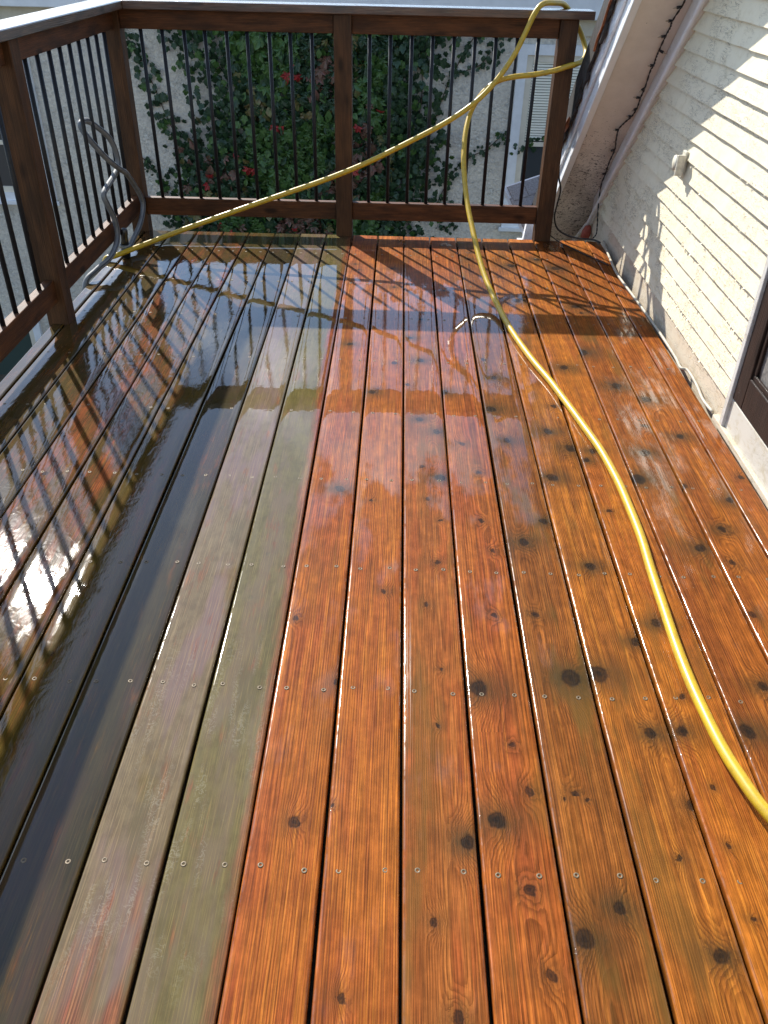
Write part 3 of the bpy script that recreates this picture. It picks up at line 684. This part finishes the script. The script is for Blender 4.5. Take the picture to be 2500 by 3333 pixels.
# door
CW = .028
boxo('door_casing', XW - .022, XW + .03, DY1 - CW, DY1, -0.002, 2.08, CASING, house)
boxo('door_casing', XW - .022, XW + .03, DY0, DY0 + CW, -0.002, 2.08, CASING, house)
boxo('door_casing', XW - .022, XW + .03, DY0, DY1, 2.081, 2.14, CASING, house)
boxo('door_sill', XW - .024, XW + .03, DY0 - .02, DY1 + .060, -.01, 0.012, BASEP, house, 0.002)
boxo('door_riser', XW - .010, XW + .03, DY0 + CW + .0005, DY1 - CW - .0005, 0.0125, 0.118, RISER, house, 0.002)
d0_, d1_ = DY0 + CW + .001, DY1 - CW - .001
dr = boxo('door', XW + .0045, XW + .030, d0_, d1_, 0.122, 2.078, SCREEN, house)
for nm, a, b_, c, d in (('stile', d1_ - .085, d1_ - .0005, .1225, 2.077), ('stile', d0_ + .0005, d0_ + .085, .1225, 2.077), ('bottom_rail', d0_ + .0855, d1_ - .0855, .1225, .235), ('top_rail', d0_ + .0855, d1_ - .0855, 1.98, 2.077), ('mid_rail', d0_ + .0855, d1_ - .0855, .95, 1.05)):
    boxo(nm, XW - .013, XW + .004, a, b_, c, d, DOORB, dr, .004)
boxo('bead', XW - .006, XW + .004, d0_ + .086, d1_ - .086, .2355, .252, DOORB, dr, .003)
boxo('bead', XW - .006, XW + .004, d1_ - .104, d1_ - .086, .2525, .945, DOORB, dr, .003)
boxo('handle', XW - .05, XW - .0135, d0_ + .03, d0_ + .05, .98, 1.08, BLACKP, dr, .004)

# wall fitting with wound cord
fit_ = thing('cord_reel', (1.15, 3.56, 0.6), 'small white round cord reel screwed to the cream clapboard wall', 'cord reel')
CB = simple('reel_white', (0.62, 0.59, 0.49), 0.5, 0, 0.25, 60)
boxo('backplate', XW - .026, XW - .0130, 3.515, 3.560, .600, .700, CB, fit_, .003)
m = MB(); m.lathe((XW - .026, 3.537, .655), (-1, 0, 0), [(0, .028), (.005, .030), (.007, .022), (.026, .022), (.028, .030), (.032, .029), (.033, .0)], 20); m.build('drum', CB, fit_)
m = MB()
for i in range(4):
    xx = XW - .0355 - i * .0056
    m.tube([(xx, 3.537 + .0255 * math.cos(a * math.pi / 12), .655 + .0255 * math.sin(a * math.pi / 12)) for a in range(25)], .0034, 6)
m.build('cord', WCREAM, fit_)
boxo('arm', XW - .058, XW - .026, 3.500, 3.512, .612, .690, CB, fit_, .003)

# conduit along the foot of the wall
m = MB()
m.tube(catmull([(1.146, 4.60, .012), (1.122, 4.30, .014), (1.112, 4.06, .012), (1.126, 3.7, .013), (1.138, 3.4, .012), (1.140, 3.10, .013), (1.130, 2.98, .018), (1.150, 2.95, .020), (1.152, 2.84, .016), (1.143, 2.72, .012), (1.150, 2.625, .012)], 6), .0062, 8)
tag(m.build('conduit', simple('conduit_cream', (0.46, 0.42, 0.33), 0.5, 0, 0.25, 30)), 'thin cream conduit lying along the foot of the clapboard wall', 'conduit')
# string of small lights under the eave
LP = [(1.114, 3.50, 1.506), (1.108, 3.70, 1.322), (1.114, 3.838, 1.195), (1.114, 3.865, 1.171), (1.104, 3.922, 1.118), (1.108, 3.95, 1.092), (1.106, 3.986, 1.059), (1.108, 4.053, 0.998), (1.11, 4.087, 0.966), (1.116, 4.123, 0.933), (1.113, 4.152, 0.906), (1.125, 4.236, 0.829), (1.128, 4.292, 0.778), (1.135, 4.35, 0.724), (1.129, 4.398, 0.68), (1.109, 4.438, 0.643), (1.096, 4.48, 0.605), (1.108, 4.541, 0.548), (1.126, 4.61, 0.485), (1.129, 4.692, 0.409), (1.135, 4.76, 0.335), (1.137, 4.83, 0.245), (1.136, 4.80, 0.125), (1.130, 4.74, 0.07), (1.120, 4.68, 0.03), (1.10, 4.655, .012)]
sl = thing('string_lights', (1.11, 4.2, 0.7), 'dark string of tiny unlit lights hung under the white eave', 'string lights')
m = MB(); pl = catmull(LP, 8)
m.tube([Vector(p) + Vector((.0022 * math.cos(i * .9), 0, .0022 * math.sin(i * .9))) for i, p in enumerate(pl)], .0022, 6)
m.tube([Vector(p) - Vector((.0022 * math.cos(i * .9), 0, .0022 * math.sin(i * .9))) for i, p in enumerate(pl)], .0022, 6)
m.build('wire', CABLE, sl)
random.seed(21)
for i in (3, 4, 6, 7, 9, 11, 12, 13, 14, 16, 18, 20):
    s = 1 if i % 2 else -1; d = Vector((s * random.uniform(.6, 1), random.uniform(-.5, .1), random.uniform(-.5, .1))).normalized(); p = Vector(LP[i])
    if p.x + d.x * .03 > 1.14: d.x *= -1
    m = MB(); m.lathe(p, d, [(0, .004), (.010, .0055), (.020, .006), (.021, .004)], 8); so = m.build('socket', CABLE, sl)
    m = MB(); m.lathe(p + d * .0212, d, [(0, .003), (.008, .0032), (.014, .0015), (.016, .0)], 7); m.build('bulb', BULB, so)
# black cable from the end post to the wall
m = MB(); m.tube(catmull([(.862, 4.73, .62), (.868, 4.73, .45), (.872, 4.72, .335), (.893, 4.72, .25), (.885, 4.72, .17), (.880, 4.72, .105), (.903, 4.715, .045), (.955, 4.70, .014), (1.02, 4.68, .002), (1.08, 4.66, .004), (1.11, 4.63, .008), (1.128, 4.59, .008)], 8), .0050, 8)
tag(m.build('cable', CABLE), 'black cable hanging from the railing end post to the wall corner', 'cable')
m = MB(); m.tube(catmull([(.858, 4.655, .022), (.90, 4.60, .005), (.96, 4.48, .004), (1.00, 4.40, .004), (1.06, 4.30, .004), (1.10, 4.22, .005)], 8), .0030, 6)
tag(m.build('cable', CABLE), 'thin dark lead lying on the deck boards beside the end post', 'cable')
m = MB(); m.tube([(1.135, 5.02, -.10), (1.14, 5.02, -.06), (1.145, 5.01, -.035), (1.15, 5.0, -.02)], lambda i: (.026, .028, .022, .008)[i], 10)
tag(m.build('red_scrap', REDP), 'faded red scrap lodged in the corner under the white eave', 'scrap')

# ================================================================== NEIGHBOUR HOUSE
NY = 8.8
KW = NY / 6.3            # wall features were measured on a plane 6.3 m off and are carried out to the wall
def WX(x): return x * KW
def WZ(z): return 1.4 - (1.4 - z) * KW
nb = thing('house', (-1, 9.1, -3), 'grey stucco house overgrown with creeper behind the railing', 'house')
m = MB(); m.box(-12.0, 8.0, NY, NY + 6, -3.05, WZ(.86)); m.build('wall', STUCCO, nb)
boxo('frieze_board', -12.0, 8.0, NY - .03, NY - .001, WZ(.848), WZ(.9445), BEIGEB, nb)
boxo('fascia', -12.1, 8.1, NY - .14, NY - .0305, WZ(.945), 1.03, WHITEB, nb, .008)
m = MB(); m.hexa([(-12.2, NY - .19, 1.012), (8.2, NY - .19, 1.012), (8.2, NY + 6.2, 1.95), (-12.2, NY + 6.2, 1.95), (-12.2, NY - .19, 1.06), (8.2, NY - .19, 1.06), (8.2, NY + 6.2, 2.0), (-12.2, NY + 6.2, 2.0)])
m.build('roof', ROOFD, nb)
def window(x0, x1, z0, z1, cas=.065, blind=True, meet=None, glass=GLASS):
    x0, x1, z0, z1, cas = WX(x0), WX(x1), WZ(z0), WZ(z1), cas * KW
    if meet is not None: meet = WZ(meet)
    w_ = MB()
    for (a, b_, c, d) in ((x0, x0 + cas, z0, z1), (x1 - cas, x1, z0, z1), (x0 + cas, x1 - cas, z1 - cas, z1), (x0 + cas, x1 - cas, z0, z0 + cas)): w_.box(a, b_, NY - .045, NY + .01, c, d)
    wo = w_.build('window', WFRAME, nb)
    s = MB(); a0, a1, c0, c1 = x0 + cas, x1 - cas, z0 + cas, z1 - cas; sw = .06
    for (a, b_, c, d) in ((a0, a0 + sw, c0, c1), (a1 - sw, a1, c0, c1), (a0 + sw, a1 - sw, c1 - sw, c1), (a0 + sw, a1 - sw, c0, c0 + sw)): s.box(a + .0005, b_ - .0005, NY - .026, NY - .002, c + .0005, d - .0005)
    if meet is not None: s.box(a0 + sw, a1 - sw, NY - .030, NY - .003, meet - .02, meet + .02)
    s.build('sash', WCREAM, wo)
    boxo('sill', x0 - .03, x1 + .03, NY - .075, NY - .0455, z0 - .035, z0 + .004, WFRAME, wo)
    zt = c1 - sw; zb = meet + .02 if meet is not None else c0 + sw
    boxo('pane', a0 + sw, a1 - sw, NY - .010, NY - .004, c0 + sw, zt, glass, wo, 0)
    if blind:
        bl = MB(); z = zb + .012
        while z < zt - .005:
            bl.hexa([(a0 + sw + .002, NY - .022, z), (a1 - sw - .002, NY - .022, z), (a1 - sw - .002, NY - .0115, z + .017), (a0 + sw + .002, NY - .0115, z + .017),
                     (a0 + sw + .002, NY - .0225, z + .0015), (a1 - sw - .002, NY - .0225, z + .0015), (a1 - sw - .002, NY - .012, z + .0185), (a0 + sw + .002, NY - .012, z + .0185)]); z += .024
        bo_ = bl.build('blind', BLIND, wo); bo_['kind'] = 'stuff'
    return wo
window(0.782, 1.62, -0.405, 0.795, .062, True, 0.176)
window(-3.55, -2.545, -0.30, 0.79, .055, False, 0.10)
window(-4.3, -2.90, -2.45, -1.24, .06, False, None, GLASSG)
# creeper
random.seed(42)
cr = thing('creeper', (-0.85, 8.75, -3.0), 'dense creeper with green and a few scarlet leaves climbing the grey stucco wall', 'creeper')
def leaf_mesh(kind, mi):
    m = MB()
    def lobe(cx, cy, ang, ln, wd, fold=.12):
        c, s = math.cos(ang), math.sin(ang)
        def P(u, v, w): return (cx + u * c - v * s, -w, cy + u * s + v * c)
        st = [(0, 0), (.22, .55), (.5, 1.0), (.78, .62), (1, 0)]
        top = [P(u * ln, v * wd / 2, fold * ln * (v * .4 - u * u * .5)) for u, v in st]
        bot = [P(u * ln, -v * wd / 2, fold * ln * (v * .4 - u * u * .5)) for u, v in st]
        mid = [P(u * ln, 0, fold * ln * (-u * u * .5)) for u, v in st]
        for i in range(4):
            for A, flip in ((top, 0), (bot, 1)):
                q = [mid[i], mid[i + 1], A[i + 1], A[i]]
                if A[i] == mid[i]: q = q[:3]
                m.quad(q[::-1] if flip else q, False, 0)
    if kind == 'five':
        for a, l in ((-90, 1.0), (-45, .85), (-135, .85), (-5, .6), (-175, .6)): lobe(0, 0, R(a + random.uniform(-8, 8)), l * .62, .30 * l, .35)
    elif kind == 'ivy':
        for a, l, w in ((-90, .62, .46), (-35, .46, .36), (-145, .46, .36), (25, .26, .30), (155, .26, .30)): lobe(0, 0, R(a), l, w, .25)
    else:
        lobe(0, .1, R(-90), .80, .52, .3)
    me = m.mesh('leaf'); me.materials.append(LM[mi]); return me
leaf_meshes = {(kd, mi, v): leaf_mesh(kd, mi) for kd in ('five', 'ivy', 'one') for mi in range(5) for v in range(2)}
def vnoise(x, z):
    return .5 + .25 * (math.sin(x * 5.1 + 1.3 * math.sin(z * 3.7)) + math.sin(z * 6.3 + 1.7 * math.sin(x * 4.1 + 2)))
reds = [(620, 150), (640, 160), (575, 285), (540, 340), (450, 385), (800, 245), (790, 285), (775, 375), (700, 495), (500, 490), (480, 485), (680, 505), (770, 420), (520, 497), (660, 500)]
SPX = 2500 / 1659
def on_wall(px, py):     # picture position on the stucco wall
    mtx = cam.matrix_world; d = Vector(((px * SPX - 1250) / 2665, -(py * SPX - 1666.5) / 2665, -1)); d = mtx.to_3x3() @ d
    s = 6.26 / d.y; return (d.x * s, 1.4 + d.z * s)
reds = [on_wall(*q) for q in reds]
leaves = []
def put_leaf(x, z, size, kd, mi, dy=None):
    leaves.append((WX(x), NY - KW * (dy if dy is not None else random.uniform(.02, .11)), WZ(z), size * KW, kd, mi))
def left_edge(z): return -1.50 + .10 * math.sin(z * 5) + (.0 if z > 0 else -.10)
def right_edge(z): return .26 + .06 * math.sin(z * 7 + 1) + .10 * max(0, z - .3)
N = 0
while N < 10500:
    x = random.uniform(-1.75, .5); z = random.uniform(-1.3, .90)
    le, re = left_edge(z), right_edge(z)
    e = min(x - le, re - x)
    if e < -.06: continue
    dens = min(1, max(.22, (e + .04) / .30))
    if z > .45 and x < -1.1: dens *= .6
    if random.random() > dens * (.7 + .3 * vnoise(x, z)): continue
    N += 1
    v = vnoise(x * 1.3 + 4, z * 1.3 + 1); r_ = random.random()
    edge = e < .35
    kd = 'ivy' if (edge or r_ < .25) else ('five' if r_ < .75 else 'one')
    if edge: mi = 0 if r_ < .85 else 1
    else:
        mi = 1 if v > .52 else 0
        if r_ > .80: mi = 1 - mi
        if .38 < v < .46 and random.random() < .55: mi = 2
        if v < .22 and random.random() < .5: mi = 3
    put_leaf(x, z, random.uniform(.062, .110) if not edge else random.uniform(.048, .080), kd, mi)
for (x, z) in reds:
    for _ in range(3): put_leaf(x + random.gauss(0, .05), z + random.gauss(0, .04), random.uniform(.075, .125), random.choice(('one', 'five', 'five')), 4 if random.random() < .5 else 3, random.uniform(.09, .13))
for _ in range(70):
    put_leaf(random.gauss(-1.38, .10), random.gauss(-.15, .16), random.uniform(.07, .11), random.choice(('five', 'one')), 3 if random.random() < .6 else 2)
strands = [[on_wall(*p) for p in s] for s in (
    [(268, 80), (300, 125), (335, 200), (365, 270), (395, 320), (420, 350)], [(300, 340), (320, 355), (340, 380), (360, 420)], [(300, 425), (330, 440), (400, 430)],
    [(1030, 75), (1005, 110), (985, 150), (965, 190), (940, 260)], [(1060, 110), (1040, 140), (1005, 155)], [(1075, 75), (1075, 110), (1072, 135)], [(1090, 290), (1050, 325), (1000, 350), (965, 400), (945, 440)],
    [(1090, 290), (1120, 320), (1150, 310), (1195, 285)], [(975, 440), (950, 490), (985, 490)], [(905, 70), (985, 62), (1050, 75), (1110, 70)], [(940, 60), (910, 100)])]
stem = MB()
for s in strands:
    P = catmull([(p[0], NY - .012, p[1]) for p in s], 6)
    stem.tube([(WX(p[0]), p[1], WZ(p[2])) for p in P], .005, 5)
    wide = .045 if s is strands[0] else .022
    for p in P:
        for _ in range(5 if wide > .04 else 2): put_leaf(p[0] + random.gauss(0, wide), p[2] + random.gauss(0, wide * .8), random.uniform(.045, .075) if wide > .04 else random.uniform(.03, .055), 'ivy', 0 if random.random() < .85 else 1, random.uniform(.015, .04))
for i in range(16):
    x = random.uniform(-2.0, .3); pts = [(x, NY - .012, -3.0)]; z = -3.0
    while z < .5: z += .22; x += random.uniform(-.07, .07); pts.append((x, NY - random.uniform(.008, .03), z))
    stem.tube(catmull(pts, 3), .006, 5)
stem.build('stem', STEM, cr)
def visible(l): return l[2] > -1.3
leaves.sort(key=lambda l: l[1])          # those standing farthest from the wall first
def place(o_or_none, l):
    x, y, z, s, kd, mi = l
    rot = Matrix.Rotation(random.gauss(0, .45), 4, 'Y') @ Matrix.Rotation(random.gauss(.30, .35), 4, 'X') @ Matrix.Rotation(random.gauss(0, .35), 4, 'Z')
    return Matrix.Translation((x, y, z)) @ rot @ Matrix.Scale(s, 4)
singles = [l for l in leaves if visible(l)][:300]; rest = [l for l in leaves if l not in set(singles)]
for l in singles:
    o = bpy.data.objects.new('leaf', leaf_meshes[(l[4], l[5], random.randrange(2))]); col.objects.link(o)
    o.parent = cr; o.matrix_parent_inverse = Matrix.Translation(-Vector(cr.location)); o.matrix_basis = place(None, l)
fol = MB()
for l in rest:
    me = leaf_meshes[(l[4], l[5], random.randrange(2))]; M = place(None, l); b = len(fol.v)
    fol.v += [tuple(M @ v.co) for v in me.vertices]
    for p in me.polygons: fol.f.append(tuple(b + i for i in p.vertices)); fol.sm.append(False); fol.mi.append(l[5])
fme = bpy.data.meshes.new('foliage'); fme.from_pydata(fol.v, [], fol.f); fme.polygons.foreach_set('material_index', fol.mi)
for mm in LM: fme.materials.append(mm)
fo = link('foliage', fme, None, cr); fo['kind'] = 'stuff'

# small porch roof beside the end post
po = thing('porch_roof', (0.9, 5.65, -0.4), 'small sunlit porch roof of pale shingles beyond the railing end post', 'porch roof')
O = Vector((0.735, 5.60, 0.0)); c1 = Vector((.80, .55, .13)).normalized(); c2 = Vector((.12, -.10, -.20)).normalized()
nn = c1.cross(c2).normalized(); nn = nn if nn.z > 0 else -nn
random.seed(8)
for rrow in range(5):
    for cc_ in range(5):
        a0 = cc_ * .13 + (rrow % 2) * .055; a1 = a0 + .126; b0 = -.02 + rrow * .075 - .03; b1 = b0 + .098
        if rrow % 2 and cc_ == 0: a0 = -.02
        m = MB(); lift0, lift1 = .006, .012 + random.uniform(0, .003)
        q = [O + c1 * a0 + c2 * b0 + nn * 0, O + c1 * a1 + c2 * b0, O + c1 * a1 + c2 * b1 + nn * .006, O + c1 * a0 + c2 * b1 + nn * .006]
        m.hexa([*q, *[p + nn * (.005 + random.uniform(0, .002)) for p in q]]); m.build('shingle', SHING, po)
m = MB(); q = [O + c1 * -.02 + c2 * -.06, O + c1 * .75 + c2 * -.06, O + c1 * .75 + c2 * .36, O + c1 * -.02 + c2 * .36]
m.hexa([*[p - nn * .03 for p in q], *[p - nn * .002 for p in q]]); m.build('roof_deck', WHITEP, po)
m = MB(); m.hexa([(.80, 5.28, -.24), (.86, 5.28, -.24), (.86, 5.33, -.24), (.80, 5.33, -.24), (.835, 5.36, -.06), (.90, 5.36, -.06), (.90, 5.41, -.06), (.835, 5.41, -.06)]); m.build('trim_board', WHITEP, po)
m = MB(); m.box(.80, .88, 5.45, 5.53, -3.0, -.26); m.build('post', WHITEP, po)

# ================================================================== GROUND
m = MB(); m.box(-80, 80, -80, 80, -3.3, -3.0)
gr = m.build('ground', GROUNDM); gr['kind'] = 'structure'

# ================================================================== HOSES
HR = 0.0128
seg1 = [(-1.50, 4.05, -.9), (-1.497, 4.07, -.4), (-1.492, 4.085, -.10), (-1.478, 4.098, .006), (-1.424, 4.111, 0.026), (-1.26, 4.146, 0.082), (-1.073, 4.186, 0.145), (-0.84, 4.236, 0.219), (-0.608, 4.286, 0.291), (-0.376, 4.335, 0.363), (-0.167, 4.38, 0.439), (0.04, 4.424, 0.531), (0.199, 4.458, 0.605), (0.311, 4.482, 0.669), (0.399, 4.501, 0.733), (0.473, 4.517, 0.81), (0.543, 4.531, 0.914), (0.589, 4.545, 1.011), (0.624, 4.560, 1.087), (0.66, 4.585, 1.125), (0.72, 4.64, 1.128), (0.79, 4.72, 1.116), (0.85, 4.762, 1.06), (0.90, 4.765, .99), (.925, 4.72, .925), (.905, 4.65, .895), (.865, 4.598, .878),
        (0.825, 4.590, 0.868), (0.76, 4.590, 0.847), (0.671, 4.585, 0.829), (0.558, 4.575, 0.816), (0.48, 4.565, 0.796), (0.415, 4.555, 0.751), (0.361, 4.541, 0.673), (0.33, 4.457, 0.591), (0.319, 4.36, 0.503), (0.324, 4.259, 0.417), (0.34, 4.132, 0.318), (0.366, 3.996, 0.226), (0.395, 3.847, 0.141), (0.425, 3.71, 0.079), (0.457, 3.569, 0.036), (0.489, 3.384, 0.0145), (0.524, 3.167, 0.0135), (0.559, 2.992, 0.0135), (0.6, 2.831, 0.0135), (0.634, 2.665, 0.0135), (0.668, 2.481, 0.0135), (0.694, 2.328, 0.0135), (0.71, 2.149, 0.0135), (0.712, 1.999, 0.0135), (0.712, 1.851, 0.0135), (0.706, 1.718, 0.0135), (0.702, 1.605, 0.014), (0.699, 1.502, 0.016), (0.697, 1.391, 0.018), (0.696, 1.288, 0.021), (0.699, 1.202, 0.024), (0.706, 1.115, 0.027), (0.718, 1.040, 0.030), (0.733, 0.980, 0.032), (.77, .90, .030), (.82, .80, .022), (.88, .66, .0145), (.93, .45, .0135), (.95, .1, .0135), (.9, -.5, .0135), (.7, -1.2, .0135)]
hp = [Vector(p) + Vector((.0016 * math.sin(i * .11) + .0006 * math.sin(i * .29), .0012 * math.sin(i * .13 + 1), 0)) for i, p in enumerate(catmull(seg1, 7))]
m = MB(); m.tube(hp, lambda i: HR * (1 + .012 * math.sin(i * .31)), 14)
tag(m.build('garden_hose', YELLOW), 'long yellow garden hose slung over the railing corner and trailing along the deck', 'hose')
gp = [(-1.478, 3.70, -.45), (-1.478, 3.735, -.12), (-1.472, 3.77, .004), (-1.44, 3.84, .040), (-1.395, 3.925, 0.071), (-1.388, 4.039, 0.102), (-1.388, 4.088, 0.149), (-1.390, 4.079, 0.225), (-1.396, 4.038, 0.296), (-1.402, 4.026, 0.345), (-1.402, 4.101, 0.367), (-1.400, 4.206, 0.385), (-1.396, 4.288, 0.415), (-1.398, 4.299, 0.470), (-1.402, 4.25, 0.547), (-1.420, 4.164, 0.612), (-1.452, 4.120, 0.650), (-1.462, 4.055, 0.650), (-1.450, 4.045, 0.615), (-1.416, 4.055, 0.560), (-1.388, 4.113, 0.490), (-1.370, 4.217, 0.421), (-1.372, 4.322, 0.374), (-1.376, 4.445, 0.286), (-1.374, 4.525, 0.2), (-1.374, 4.52, 0.145), (-1.378, 4.44, 0.088), (-1.384, 4.32, 0.052), (-1.386, 4.245, 0.034), (-1.388, 4.205, .024)]
gh = thing('garden_hose', (-1.40, 4.1, 0), 'grey garden hose twisted in a loop around the corner balusters', 'hose')
gpts = catmull(gp, 8)
m = MB(); m.tube(gpts, 0.0135, 12); m.build('tube', GREYH, gh)
m = MB()     # dark stripe running round the hose
n = len(gpts); off = []
for i, p in enumerate(gpts):
    tn = (gpts[min(i + 1, n - 1)] - gpts[max(i - 1, 0)]).normalized(); u = Vector((1, -.6, .5)); u = (u - tn * u.dot(tn)).normalized(); off.append(p + u * .0110)
m.tube(off, .0036, 6); m.build('stripe', DGREY, gh)
cp = thing('hose_nozzle', (-1.40, 4.175, 0), 'black hose nozzle with grey collar standing at the deck corner', 'nozzle')
bx, ax = Vector((-1.392, 4.170, .002)), Vector((.10, -.05, 1))
m = MB(); m.lathe(bx, ax, [(0, .020), (.004, .024), (.035, .025), (.040, .022), (.048, .022)], 16); m.build('base', BLACKP, cp)
m = MB(); m.lathe(bx + ax.normalized() * .0482, ax, [(0, .026), (.006, .028), (.014, .027), (.018, .021)], 16); m.build('collar', GREYP, cp)
m = MB(); m.lathe(bx + ax.normalized() * .0664, ax, [(0, .0205), (.02, .018), (.045, .0165), (.050, .0185), (.068, .0185), (.078, .015), (.082, .009), (.080, .0)], 16); m.build('tip', BLACKP, cp)
